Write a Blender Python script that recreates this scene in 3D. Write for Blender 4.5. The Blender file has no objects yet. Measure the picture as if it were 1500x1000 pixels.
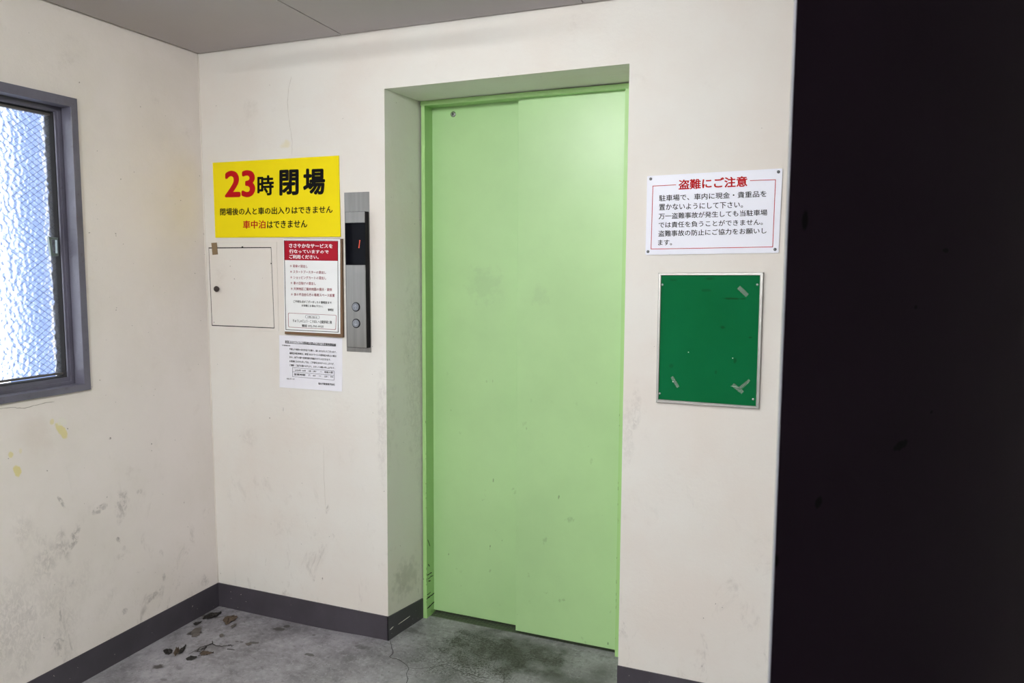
import bpy, bmesh, math, random
from mathutils import Vector, Matrix
random.seed(7)
sc = bpy.context.scene
col = sc.collection

# ------------------------------------------------------------------ camera
CAM = Vector((2.4122, -2.5148, 1.4895))
YAW, PITCH, ROLL, FPX = -0.38557, -0.09643, 0.0048, 1117.03
cy, sy = math.cos(YAW), math.sin(YAW); cp, sp = math.cos(PITCH), math.sin(PITCH)
fw = Vector((sy*cp, cy*cp, sp)); rt = Vector((cy, -sy, 0)); up = rt.cross(fw)
cr, sr = math.cos(ROLL), math.sin(ROLL)
rt, up = cr*rt + sr*up, -sr*rt + cr*up
cd = bpy.data.cameras.new('camera'); cam = bpy.data.objects.new('camera', cd); col.objects.link(cam)
cam.matrix_world = Matrix(((rt.x, up.x, -fw.x, CAM.x), (rt.y, up.y, -fw.y, CAM.y), (rt.z, up.z, -fw.z, CAM.z), (0, 0, 0, 1)))
cd.sensor_width = 36; cd.lens = FPX/1500*36; cd.clip_start = 0.02
cd.dof.use_dof = True; cd.dof.focus_distance = 2.7; cd.dof.aperture_fstop = 15
sc.camera = cam

# ------------------------------------------------------------------ world, exposure
w = bpy.data.worlds.new('sky'); sc.world = w; w.use_nodes = True
bgn = w.node_tree.nodes['Background']
bgn.inputs[0].default_value = (0.86, 0.92, 1.0, 1); bgn.inputs[1].default_value = 4.2
vs = sc.view_settings
sc.display_settings.display_device = 'sRGB'
vs.view_transform = 'Standard'; vs.look = 'None'; vs.gamma = 1; vs.use_curve_mapping = False
vs.exposure = -0.06
TUBE_STRENGTH = 228.0
FILL_TUBE_STRENGTH = 380.0  # added fill lamp, brightens the lower walls

# ------------------------------------------------------------------ helpers
def on(px, py, ax, v):
    """the point of the plane coordinate[ax] = v that the photograph shows at px, py"""
    d = rt*((px-750)/FPX) - up*((py-500)/FPX) + fw
    return CAM + d*((v-CAM[ax])/d[ax])
def onw(px, py, y=0.0):                     # on the back wall (or a plane in front of it): x, z
    p = on(px, py, 1, y); return (p.x, p.z)

def tag(o, label=None, cat=None, group=None, kind=None):
    if label: o['label'] = label
    if cat: o['category'] = cat
    if group: o['group'] = group
    if kind: o['kind'] = kind
    return o
def link_mesh(name, me, mat, parent=None):
    o = bpy.data.objects.new(name, me); col.objects.link(o)
    if mat is not None: me.materials.append(mat)
    if parent is not None: o.parent = parent
    return o
def build(name, bm, mat, parent=None, smooth=False):
    me = bpy.data.meshes.new(name); bmesh.ops.recalc_face_normals(bm, faces=bm.faces)
    bm.to_mesh(me); bm.free()
    if smooth:
        for p in me.polygons: p.use_smooth = True
    return link_mesh(name, me, mat, parent)
def empty(name, loc=(0, 0, 0), parent=None):
    o = bpy.data.objects.new(name, None); col.objects.link(o)
    o.empty_display_size = .05
    # things stay at identity so that parts carry room coordinates
    return o
def box(bm, x0, x1, y0, y1, z0, z1, bev=0.0):
    vv = [bm.verts.new(p) for p in ((x0,y0,z0),(x1,y0,z0),(x1,y1,z0),(x0,y1,z0),(x0,y0,z1),(x1,y0,z1),(x1,y1,z1),(x0,y1,z1))]
    ff = [bm.faces.new([vv[i] for i in q]) for q in ((0,3,2,1),(4,5,6,7),(0,1,5,4),(1,2,6,5),(2,3,7,6),(3,0,4,7))]
    if bev > 0:
        es = list({e for f in ff for e in f.edges})
        bmesh.ops.bevel(bm, geom=es, offset=bev, segments=2, profile=.5, affect='EDGES')
    return bm
def bx(*a, **k): return box(bmesh.new(), *a, **k)
def hexa(bm, a, b):
    """solid between two quads a and b (4 points each)"""
    va = [bm.verts.new(p) for p in a]; vb = [bm.verts.new(p) for p in b]
    bm.faces.new(va); bm.faces.new(vb[::-1])
    for i in range(4):
        j = (i+1) % 4; bm.faces.new((va[j], va[i], vb[i], vb[j]))
    return bm
def plate(c, yf, yb, bev=0.0):
    """flat panel on the back wall: c = 4 (x, z) corners, front at yf, back at yb"""
    bm = hexa(bmesh.new(), [(x, yf, z) for x, z in c], [(x, yb, z) for x, z in c])
    if bev: bmesh.ops.bevel(bm, geom=list(bm.edges), offset=bev, segments=2, profile=.5, affect='EDGES')
    return bm
def prism_y(bm, pts, yf, yb):
    va = [bm.verts.new((x, yf, z)) for x, z in pts]; vb = [bm.verts.new((x, yb, z)) for x, z in pts]
    bm.faces.new(va); bm.faces.new(vb[::-1]); n = len(pts)
    for i in range(n): bm.faces.new((va[(i+1) % n], va[i], vb[i], vb[(i+1) % n]))
    return bm
def rounded(c, r, n=4):
    """rounded outline of the quad c"""
    out = []; c = [Vector(p) for p in c]
    for i in range(4):
        p, a, b = c[i], c[i-1], c[(i+1) % 4]
        pa = p + (a-p).normalized()*r; pb = p + (b-p).normalized()*r
        for k in range(n+1):
            t = k/n; q = pa*(1-t)**2 + p*2*t*(1-t) + pb*t*t; out.append((q.x, q.y))
    return out
def ring_y(bm, o, i, yf, yb):
    """flat closed frame between outlines o and i"""
    n = len(o)
    V = [[bm.verts.new((x, y, z)) for x, z in L] for L in (o, i) for y in (yf, yb)]
    of, ob, inf, ib = V
    for k in range(n):
        j = (k+1) % n
        bm.faces.new((of[k], of[j], inf[j], inf[k])); bm.faces.new((ob[j], ob[k], ib[k], ib[j]))
        bm.faces.new((of[j], of[k], ob[k], ob[j])); bm.faces.new((inf[k], inf[j], ib[j], ib[k]))
    return bm
def disc_y(bm, x, z, prof, n=24):
    """turned shape standing out of the back wall: prof = (radius, y) from the wall outwards"""
    rings = []
    for r, y in prof:
        rings.append([bm.verts.new((x+r*math.cos(2*math.pi*k/n), y, z+r*math.sin(2*math.pi*k/n))) for k in range(n)])
    for a, b in zip(rings, rings[1:]):
        for k in range(n):
            j = (k+1) % n; bm.faces.new((a[k], a[j], b[j], b[k]))
    bm.faces.new(rings[-1]); bm.faces.new(rings[0][::-1])
    return bm
def ribbon(bm, pts, nrm, wd, lift=.0006, thick=.0005):
    """thin raised line through 3-D points lying on a surface with normal nrm"""
    pts = [Vector(p) for p in pts]; nrm = Vector(nrm)
    L = []
    for k, p in enumerate(pts):
        t = (pts[min(k+1, len(pts)-1)] - pts[max(k-1, 0)]).normalized(); s = nrm.cross(t).normalized()
        ww = wd*(1 if 0 < k < len(pts)-1 else .3)*random.uniform(.6, 1.2)/2
        L.append([bm.verts.new(q) for q in (p-s*ww+nrm*lift, p+s*ww+nrm*lift, p+s*ww+nrm*(lift-thick), p-s*ww+nrm*(lift-thick))])
    for a, b in zip(L, L[1:]):
        for k in range(4):
            j = (k+1) % 4; bm.faces.new((a[k], a[j], b[j], b[k]))
    bm.faces.new(L[0][::-1]); bm.faces.new(L[-1])
    return bm
def wob(pts, amp, n=4):
    """subdivide a polyline and shake it"""
    out = []
    for a, b in zip(pts, pts[1:]):
        for k in range(n):
            t = k/n; out.append((a[0]+(b[0]-a[0])*t+random.uniform(-amp, amp), a[1]+(b[1]-a[1])*t+random.uniform(-amp, amp)))
    out.append(pts[-1]); return out

# ------------------------------------------------------------------ materials
def rgb(r, g, b):
    f = lambda c: (c/255/12.92) if c/255 <= .04045 else ((c/255+.055)/1.055)**2.4
    return (f(r), f(g), f(b), 1)
class NT:
    def __init__(s, name, rough=.6, metal=0, spec=.5):
        s.m = bpy.data.materials.new(name); s.m.use_nodes = True; s.t = s.m.node_tree
        s.b = s.t.nodes['Principled BSDF']; s.b.inputs['Roughness'].default_value = rough
        s.b.inputs['Metallic'].default_value = metal; s.b.inputs['Specular IOR Level'].default_value = spec
        s.tc = s.t.nodes.new('ShaderNodeTexCoord').outputs['Object']
    def n(s, kind, **k):
        x = s.t.nodes.new(kind)
        for a, v in k.items(): setattr(x, a, v)
        return x
    def l(s, a, b): s.t.links.new(a, b)
    def noise(s, scale, detail=4, rough=.6, stretch=None, dist=0):
        x = s.n('ShaderNodeTexNoise'); x.inputs['Scale'].default_value = scale
        x.inputs['Detail'].default_value = detail; x.inputs['Roughness'].default_value = rough; x.inputs['Distortion'].default_value = dist
        v = s.tc
        if stretch:
            mp = s.n('ShaderNodeMapping'); mp.inputs['Scale'].default_value = stretch; s.l(v, mp.inputs[0]); v = mp.outputs[0]
        s.l(v, x.inputs['Vector']); return x.outputs['Fac']
    def rng(s, v, a, b, c=0, d=1, smooth=True):
        x = s.n('ShaderNodeMapRange', interpolation_type='SMOOTHSTEP' if smooth else 'LINEAR')
        for i, q in enumerate((a, b, c, d)): x.inputs[i+1].default_value = q
        s.l(v, x.inputs[0]); return x.outputs[0]
    def mul(s, a, b):
        x = s.n('ShaderNodeMath', operation='MULTIPLY'); s.l(a, x.inputs[0])
        if isinstance(b, (int, float)): x.inputs[1].default_value = b
        else: s.l(b, x.inputs[1])
        return x.outputs[0]
    def mix(s, fac, a, b):
        x = s.n('ShaderNodeMix', data_type='RGBA'); s.l(fac, x.inputs[0])
        for i, q in ((6, a), (7, b)):
            if isinstance(q, tuple): x.inputs[i].default_value = q
            else: s.l(q, x.inputs[i])
        return x.outputs[2]
    def base(s, c):
        if isinstance(c, tuple): s.b.inputs['Base Color'].default_value = c
        else: s.l(c, s.b.inputs['Base Color'])
        return s
    def bump(s, h, strength=.3, dist=.002):
        x = s.n('ShaderNodeBump'); x.inputs['Strength'].default_value = strength; x.inputs['Distance'].default_value = dist
        s.l(h, x.inputs['Height']); s.l(x.outputs[0], s.b.inputs['Normal']); return s
    def blob(s, c, r, rot=(0, 0, 0), soft=.5, warp=.5, wscale=30):
        """mask of a stain: centre c, radii r in room coordinates, ragged by noise"""
        if not hasattr(s, 'w'): s.w = {}
        if wscale not in s.w:
            x = s.n('ShaderNodeTexNoise'); x.inputs['Scale'].default_value = wscale; x.inputs['Detail'].default_value = 4
            s.l(s.tc, x.inputs['Vector']); s.w[wscale] = x.outputs['Fac']
        mp = s.n('ShaderNodeMapping', vector_type='TEXTURE')
        mp.inputs['Location'].default_value = c; mp.inputs['Rotation'].default_value = rot; mp.inputs['Scale'].default_value = r
        s.l(s.tc, mp.inputs[0])
        ln = s.n('ShaderNodeVectorMath', operation='LENGTH'); s.l(mp.outputs[0], ln.inputs[0])
        a = s.n('ShaderNodeMath', operation='MULTIPLY_ADD'); s.l(s.w[wscale], a.inputs[0]); a.inputs[1].default_value = 2*warp
        ad = s.n('ShaderNodeMath', operation='SUBTRACT'); s.l(ln.outputs['Value'], a.inputs[2]); s.l(a.outputs[0], ad.inputs[0]); ad.inputs[1].default_value = warp
        return s.rng(ad.outputs[0], 1, 1-soft)
def plain(name, c, rough=.6, metal=0, var=.12, scale=40, bump=0):
    s = NT(name, rough, metal)
    d = tuple(x*(1-var) for x in c[:3])+(1,)
    s.base(s.mix(s.noise(scale), c, d))
    if bump: s.bump(s.noise(scale*5), bump)
    return s.m

WALLC = rgb(229, 227, 221)
YEL = rgb(222, 210, 140); SMU = rgb(112, 103, 99)
def plaster(name, stains=(), dirt=.5, wall=None):
    wall = wall or WALLC
    s = NT(name, .55)
    c = s.mix(s.rng(s.noise(1.6, 5), .35, .7), wall, rgb(226, 219, 211))
    c = s.mix(s.mul(s.rng(s.noise(6, 8, .7), .58, .8), .30), c, rgb(176, 166, 154))
    # kicked and brushed marks, more of them low down
    sep = s.n('ShaderNodeSeparateXYZ'); s.l(s.tc, sep.inputs[0])
    low = s.rng(sep.outputs[2], 1.0, .0)
    mk = s.mul(s.rng(s.noise(9, 6, .75, (1, 1, .55), .6), .56, .74), low)
    c = s.mix(s.mul(mk, dirt), c, rgb(140, 132, 124))
    sc_ = s.mul(s.mul(s.rng(s.noise(16, 5, .6, (1, 1, .3), 1.0), .66, .74), low), s.rng(s.noise(80, 6, .8), .42, .6))
    c = s.mix(s.mul(sc_, .4), c, rgb(120, 112, 106))
    sp_ = s.rng(s.noise(85, 1, .5), .79, .81)
    c = s.mix(s.mul(sp_, .6), c, rgb(90, 82, 74))
    brk = s.rng(s.noise(70, 7, .8, (1, 1, .6), .8), .40, .58)        # rubbed marks are broken, never solid
    for (p, r, rot, soft, warp, ws, colr, k) in stains:
        m = s.mul(s.blob(p, r, rot, soft, warp, ws), k)
        if colr == SMU: m = s.mul(m, brk)
        c = s.mix(m, c, colr)
    s.base(c)
    s.bump(s.noise(55, 7, .65), .22, .004)
    return s.m

def lw(px, py): p = on(px, py, 0, 0.0); return (0, p.y, p.z)
R10 = 5.0
left_stains = []
def ls(px, py, ry, rz, colr, k, rot=0, soft=.6, warp=.7, ws=30):
    left_stains.append((lw(px, py), (R10, ry, rz), (rot, 0, 0), soft, warp, ws, colr, k))
ls(91, 630, .016, .040, YEL, .8, .5, .3, .5, 60); ls(77, 618, .010, .012, YEL, .6, 0, .4); ls(26, 690, .014, .024, YEL, .85, .3, .3, .4, 50)
ls(16, 666, .011, .012, YEL, .7, 0, .3); ls(31, 661, .008, .014, YEL, .35)
ls(146, 745, .040, .018, SMU, .45, .15, .5, .6, 60); ls(178, 740, .035, .075, SMU, .40, -.2, .8, .9, 40); ls(110, 785, .020, .05, SMU, .50, -.4, .6, .8, 40)
ls(92, 800, .03, .09, SMU, .35, .2, .8, .9); ls(70, 820, .06, .10, SMU, .25, 0, .9, .9, 20); ls(205, 720, .02, .014, SMU, .4)
ls(173, 790, .010, .014, SMU, .6, .5, .5, .5, 60); ls(40, 780, .06, .10, SMU, .15, .4, .9, .9, 20); ls(90, 735, .008, .03, SMU, .5, .5, .5)
ls(85, 945, .03, .04, SMU, .40, -.5, .7, .9, 60); ls(182, 895, .016, .014, SMU, .4); ls(225, 872, .05, .012, SMU, .5, .5, .7, .8, 60); ls(240, 845, .012, .02, SMU, .35)
ls(162, 642, .005, .005, SMU, .9, 0, .2, .2); ls(88, 900, .006, .03, SMU, .4); ls(237, 810, .012, .02, SMU, .35, .4); ls(270, 735, .005, .008, SMU, .5)
ls(55, 640, .09, .10, rgb(214, 200, 190), .3, 0, .9, .9, 10); ls(300, 850, .03, .03, SMU, .3)
ls(92, 618, .022, .018, rgb(232, 228, 216), .8, 0, .3, .8, 60)
left_stains.append(((0, -1.0, .3), (R10, .5, .25), (0, 0, 0), .9, .9, 12, SMU, .22))
back_stains = []
def bs(px, py, rx, rz, colr, k, rot=0, soft=.6, warp=.7, ws=30):
    x, z = onw(px, py); back_stains.append(((x, 0, z), (rx, R10, rz), (0, rot, 0), soft, warp, ws, colr, k))
bs(418, 212, .03, .02, YEL, .35); bs(480, 745, .008, .03, SMU, .4, .3); bs(472, 848, .004, .010, SMU, .8, .3, .3, .3); bs(533, 320, .05, .1, SMU, .1)
bs(460, 850, .003, .006, SMU, .7); bs(395, 612, .003, .004, SMU, .9); bs(365, 640, .06, .05, SMU, .1); bs(330, 860, .05, .03, SMU, .35, 0, .8)
bs(560, 620, .03, .3, SMU, .16); bs(572, 560, .01, .5, SMU, .18); bs(920, 640, .03, .15, SMU, .12); bs(932, 595, .02, .1, SMU, .15); bs(415, 600, .002, .02, SMU, .5)
# dark scrapes inside the lift recess
back_stains.append(((.88, .12, .22), (.06, .12, .10), (0, 0, 0), .8, .9, 40, rgb(110, 108, 98), .28))
M_wall_left = plaster('plaster_left', left_stains, .5, rgb(236, 229, 224))
M_wall_back = plaster('plaster_back', back_stains, .45)
M_wall = plaster('plaster_plain')

s = NT('recess_soffit_paint', .6); s.base(s.mix(s.noise(5), rgb(226, 221, 208), rgb(214, 208, 194))); M_soffit = s.m

# painted slate grey: skirting, window, steel door
def slate(name, c, chips=0.0, rough=.42):
    s = NT(name, rough)
    c2 = s.mix(s.rng(s.noise(7, 6), .3, .75), c, tuple(x*.72 for x in c[:3])+(1,))
    c2 = s.mix(s.mul(s.rng(s.noise(60, 3), .60, .75), .35), c2, rgb(60, 56, 58))
    if chips: c2 = s.mix(s.mul(s.rng(s.noise(75, 2), .745, .76), chips), c2, rgb(205, 200, 190))
    s.base(c2); s.bump(s.noise(120, 3), .12, .001); return s.m
M_skirt = slate('skirting_paint', rgb(70, 66, 74), .8, .5)
M_frame = slate('window_frame_paint', rgb(104, 102, 116), .12, .38)
M_sash = slate('weathered_sash', rgb(96, 92, 90), .35, .6)
s = NT('steel_door_paint', .75, 0, .08)
c = s.mix(s.noise(3, 5), rgb(56, 43, 55), rgb(48, 36, 48))
for px, py, rx, rz in ((1484, 352, .004, .0025), (1198, 771, .003, .005), (1136, 822, .002, .006), (1362, 748, .008, .005), (1445, 710, .002, .002), (1398, 473, .002, .002), (1178, 320, .002, .008)):
    p = on(px, py, 1, -2.0)
    c = s.mix(s.mul(s.blob(tuple(p), (rx, 1, rz), (0, 0, 0), .4, .5, 200), .85), c, rgb(14, 12, 12))
s.base(c); s.bump(s.noise(90, 3), .1, .001); M_steel_door = s.m

# lift paint
def lift_paint(name, c, rough, spec=.5):
    s = NT(name, rough, 0, spec)
    c2 = s.mix(s.rng(s.noise(2.5, 5), .3, .8), c, tuple(x*.90 for x in c[:3])+(1,))
    sep = s.n('ShaderNodeSeparateXYZ'); s.l(s.tc, sep.inputs[0])
    low = s.rng(sep.outputs[2], 1.5, .1)
    c2 = s.mix(s.mul(s.mul(s.rng(s.noise(16, 4, .6), .66, .72), low), .35), c2, rgb(104, 132, 84))
    c2 = s.mix(s.mul(s.mul(s.rng(s.noise(34, 2, .5, (1, 1, .5)), .75, .765), low), .7), c2, rgb(70, 90, 58))
    c2 = s.mix(s.mul(s.blob((1.15, .3, 1.42), (.10, 1, .10), (0, 0, 0), .8, .9, 40), .15), c2, rgb(120, 130, 110))
    c2 = s.mix(s.mul(s.blob((1.40, .3, 1.38), (.05, 1, .05), (0, 0, 0), .8, .9, 40), .14), c2, rgb(120, 130, 110))
    s.base(c2); s.bump(s.noise(5, 2), .06, .01); return s.m
M_lift = lift_paint('lift_green_paint', rgb(176, 216, 152), .36, .8)
M_liftframe = lift_paint('lift_frame_green_paint', rgb(168, 212, 138), .42)
M_sill = plain('lift_sill_metal', rgb(112, 124, 102), .5, .6, .4, 60)
M_black = plain('black_plastic', (.004, .004, .005, 1), .45); M_black.node_tree.nodes['Principled BSDF'].inputs['Specular IOR Level'].default_value = .1
M_gap = plain('dark_gap', (.012, .011, .012, 1), .9)
s = NT('black_display_glass', .08, 0, .06); s.base((.002, .002, .004, 1)); M_glassblack = s.m
s = NT('brushed_steel', .38, .9); s.base(s.mix(s.noise(90, 3, .6, (1, 1, .04)), rgb(150, 148, 144), rgb(122, 120, 117))); s.bump(s.noise(200, 2, .5, (1, 1, .03)), .08, .001); M_steel = s.m
M_chrome = plain('chrome', rgb(170, 172, 176), .25, 1, .1)
M_button = plain('grey_button', rgb(132, 136, 144), .4, .3)
M_mark = plain('pale_arrow_print', rgb(205, 210, 220), .5)
s = NT('red_digit', .5); s.base((.4, .02, .01, 1)); s.b.inputs['Emission Color'].default_value = (1, .16, .08, 1); s.b.inputs['Emission Strength'].default_value = 1.0; M_digit = s.m
M_alu = plain('aluminium', rgb(190, 190, 188), .35, .75, .15, 60)
M_yellow = plain('yellow_sign_face', rgb(247, 226, 8), .55, 0, .06, 8); M_yellow.node_tree.nodes['Principled BSDF'].inputs['Specular IOR Level'].default_value = .2
M_white = plain('white_sign_face', rgb(236, 238, 250), .4, 0, .03, 8)
M_paper = plain('white_paper', rgb(238, 238, 246), .75, 0, .03, 10)
M_poster = plain('laminated_poster', rgb(240, 242, 242), .3, 0, .03, 10)
M_red = plain('red_print', rgb(186, 14, 24), .5, 0, .06); M_red.node_tree.nodes['Principled BSDF'].inputs['Specular IOR Level'].default_value = .12
M_crim = plain('crimson_print', rgb(170, 24, 44), .4, 0, .06); M_crim.node_tree.nodes['Principled BSDF'].inputs['Specular IOR Level'].default_value = .12
M_dred = plain('dull_red_print', rgb(152, 60, 74), .5, 0, .06); M_dred.node_tree.nodes['Principled BSDF'].inputs['Specular IOR Level'].default_value = .12
M_ink = plain('black_print', rgb(5, 5, 8), .5, 0, .06); M_ink.node_tree.nodes['Principled BSDF'].inputs['Specular IOR Level'].default_value = .12
M_grey = plain('grey_print', rgb(130, 130, 140), .5, 0, .06); M_grey.node_tree.nodes['Principled BSDF'].inputs['Specular IOR Level'].default_value = .12
M_wp = plain('white_print', rgb(245, 235, 238), .5, 0, .03)
M_wood = plain('brown_frame_wood', rgb(124, 94, 66), .5, 0, .35, 25)
M_tape = plain('brown_paper_tape', rgb(140, 118, 88), .6, 0, .2, 60)
M_screw = plain('screw_metal', rgb(110, 112, 116), .35, .8)
s = NT('green_board_felt', .8, 0, .12)
c = s.mix(s.noise(4), rgb(4, 104, 60), rgb(0, 92, 46))
for px, py, rx, rz, k in ((1074, 437, .045, .004, .6), (1059, 479, .012, .008, .5), (1041, 408, .02, .006, .4), (1099, 494, .008, .004, .5), (1077, 528, .006, .01, .4), (1036, 425, .02, .006, .25), (1049, 545, .006, .01, .3), (984, 535, .01, .01, .25), (986, 410, .02, .005, .3)):
    x, z = onw(px, py); c = s.mix(s.mul(s.blob((x, 0, z), (rx, 1, rz), (0, 0, 0), .7, .7, 60), k), c, rgb(20, 48, 16))
s.base(c); s.bump(s.noise(300, 2), .1, .001); M_green = s.m
s = NT('clear_tape', .25); s.base(rgb(170, 190, 176)); s.b.inputs['Alpha'].default_value = .22; M_cleartape = s.m
s = NT('fissured_ceiling_board', .8)
c = s.mix(s.noise(3, 5), rgb(184, 178, 178), rgb(174, 168, 169)); s.base(c); s.bump(s.noise(80, 4), .1, .001); M_ceil = s.m

# concrete floor
s = NT('concrete_floor', .5)
c = s.mix(s.rng(s.noise(3.5, 8, .7), .32, .7), rgb(158, 156, 162), rgb(108, 106, 110))
c = s.mix(s.mul(s.rng(s.noise(14, 8, .75), .5, .8), .6), c, rgb(86, 84, 84))
c = s.mix(s.mul(s.rng(s.noise(40, 5, .8), .48, .66), .4), c, rgb(180, 178, 184))
c = s.mix(s.mul(s.rng(s.noise(55, 6, .8), .52, .66), .5), c, rgb(70, 68, 70))
c = s.mix(s.mul(s.rng(s.noise(90, 2, .5), .72, .75), .8), c, rgb(48, 45, 44))
def fp(px, py): p = on(px, py, 2, 0); return (p.x, p.y, 0)
DK = rgb(30, 28, 20); WET = rgb(66, 62, 60)
grain = s.rng(s.noise(105, 5, .9), .46, .54)
def fl(px, py, rx, ry, k, rot=0, soft=.8, warp=.7, ws=20, colr=DK, g=False):
    global c
    m = s.mul(s.blob(fp(px, py), (rx, ry, 5), (0, 0, rot), soft, warp, ws), k)
    if g: m = s.mul(m, grain)
    c = s.mix(m, c, colr)
fl(740, 955, .36, .22, .75, 0, .9, .9, 14); fl(715, 945, .28, .15, .95, 0, .9, .9, 14, g=True); fl(690, 975, .34, .22, .9, 0, .9, .9, 14, g=True); fl(780, 960, .16, .10, .8, 0, .9, .9, 14, g=True)
fl(830, 1000, .3, .1, .55, 0, .9, .9, 14); fl(880, 985, .1, .1, .5, 0, .9, .8, 14); fl(700, 1050, .5, .25, .5, 0, .9, .9, 12)
fl(286, 926, .030, .026, 1, .6, .25, .6, 60, WET); fl(408, 921, .030, .015, .9, .2, .2, .5, 60, WET); fl(420, 917, .016, .013, .9, 0, .2, .5, 60, WET); fl(232, 976, .026, .022, .95, .3, .6, .5, 60, WET)
fl(372, 941, .024, .010, .9, .2, .3, .7, 60, WET); fl(354, 940, .009, .007, .7, 0, .3, .4, 60, WET); fl(347, 939, .009, .007, .7, 0, .3, .4, 60, WET); fl(325, 930, .013, .010, .5, 0, .3, .4, 60, WET)
fl(454, 959, .026, .011, .8, 0, .3, .5, 60, WET); fl(460, 930, .010, .008, .6, 0, .3, .5, 60, WET); fl(530, 950, .045, .022, .6, 0, .7, .8, 60, WET); fl(240, 995, .02, .01, .5, 0, .5, .5, 60, WET)
fl(262, 978, .03, .02, .4, 0, .8, .9, 60, WET); fl(308, 948, .09, .05, .5, .2, .8, .8, 50, WET); fl(307, 902, .06, .035, 1, .2, .8, .9, 50, WET); fl(322, 890, .05, .03, .3, 0, .8, .9, 50, rgb(160,158,158)); fl(600, 925, .07, .03, .4, 0, .8, .8, 40, WET)
s.base(c); s.bump(s.noise(70, 8, .75), .35, .003); M_floor = s.m
M_dirt = plain('dark_crack', rgb(44, 40, 38), .9)
M_hair = plain('hairline_crack', rgb(150, 142, 130), .9); M_faint = plain('faint_hairline_crack', rgb(190, 184, 174), .9)
M_corner = plain('sealant', rgb(236, 230, 220), .5)
def leafmat(n, a, b):
    s = NT(n, .7); s.base(s.mix(s.noise(120, 4), a, b)); s.bump(s.noise(150, 3), .5, .002); return s.m
M_leaf_brown = leafmat('dead_leaf_brown', rgb(96, 80, 64), rgb(50, 40, 32))
M_leaf_dark = leafmat('dead_leaf_dark', rgb(34, 27, 24), rgb(14, 11, 10))
M_leaf_grey = leafmat('dead_leaf_grey', rgb(104, 98, 94), rgb(78, 72, 68))

# glass
s = NT('patterned_wired_glass', .22)
s.base((.97, .985, 1, 1)); s.b.inputs['Transmission Weight'].default_value = 1; s.b.inputs['IOR'].default_value = 1.45
vo = s.n('ShaderNodeTexVoronoi', feature='SMOOTH_F1'); vo.inputs['Scale'].default_value = 62; vo.inputs['Smoothness'].default_value = .6
s.l(s.tc, vo.inputs['Vector']); s.bump(vo.outputs['Distance'], .55, .006); M_glass = s.m
M_wire = plain('glass_wire', rgb(84, 86, 96), .5, .5)

# ------------------------------------------------------------------ room shell
H = 2.358
def LX(z): return .003 - .0062*z              # the left wall leans a few millimetres
XL, XR = .868, 1.800                           # lift recess
# floor: one slab, very slightly humped at the recess corner
bm = bmesh.new(); nx, ny = 44, 44
def fz(x, y): return .010*math.exp(-((x-.84)**2 + (y-.0)**2)/.035)
xs = [-.35+4.0*i/nx for i in range(nx+1)]; ys = [-4.2 + 4.47*j/ny for j in range(ny+1)]
g = [[bm.verts.new((x, y, fz(x, y))) for y in ys] for x in xs]
gb = [[bm.verts.new((x, y, -.15)) for y in (ys[0], ys[-1])] for x in (xs[0], xs[-1])]
for i in range(nx):
    for j in range(ny): bm.faces.new((g[i][j], g[i+1][j], g[i+1][j+1], g[i][j+1]))
bm.faces.new((gb[0][0], gb[0][1], gb[1][1], gb[1][0]))
bm.faces.new([g[i][0] for i in range(nx, -1, -1)] + [gb[0][0], gb[1][0]])
bm.faces.new([g[i][-1] for i in range(nx+1)] + [gb[1][1], gb[0][1]])
bm.faces.new([g[0][j] for j in range(ny+1)] + [gb[0][1], gb[0][0]])
bm.faces.new([g[-1][j] for j in range(ny, -1, -1)] + [gb[1][0], gb[1][1]])
floor = tag(build('floor', bm, M_floor), 'bare grey concrete floor with damp stains, cracks and dirt', 'floor', kind='structure')

# back wall with the recess for the lift (left reveal splays a little)
bm = bmesh.new(); D = .46; XR = 1.800
F = [(-.3, -.05), (XL-.003, -.05), (XL+.007, 2.148), (XR, 2.153), (XR, -.05), (3.5, -.05), (3.5, H+.1), (-.3, H+.1)]
Bk = [(-.3, -.05), (XL+.036, -.05), (XL+.032, 2.150), (XR, 2.153), (XR, -.05), (3.5, -.05), (3.5, H+.1), (-.3, H+.1)]
va = [bm.verts.new((x, 0, z)) for x, z in F]; vb = [bm.verts.new((x, D, z)) for x, z in Bk]
bm.faces.new(va); bm.faces.new(vb[::-1])
for i in range(8): bm.faces.new((va[(i+1) % 8], va[i], vb[i], vb[(i+1) % 8]))
wall_back = tag(build('wall_back', bm, M_wall_back), 'off-white painted plaster wall around the lift recess', 'wall', kind='structure')

# left wall with the window opening
WY0, WY1, WZ0, WZ1 = -.592, -1.86, 1.060, 2.050       # opening
bm = bmesh.new()
def lwbox(y0, y1, z0, z1):
    hexa(bm, [(LX(z0), y0, z0), (LX(z0), y1, z0), (LX(z1), y1, z1), (LX(z1), y0, z1)], [(-.16, y0, z0), (-.16, y1, z0), (-.16, y1, z1), (-.16, y0, z1)])
lwbox(.0, WY0, -.05, H+.1); lwbox(WY1, -4.2, -.05, H+.1); lwbox(WY0, WY1, -.05, WZ0); lwbox(WY0, WY1, WZ1, H+.1)
wall_left = tag(build('wall_left', bm, M_wall_left), 'scuffed off-white wall with the wired glass window', 'wall', kind='structure')
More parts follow.
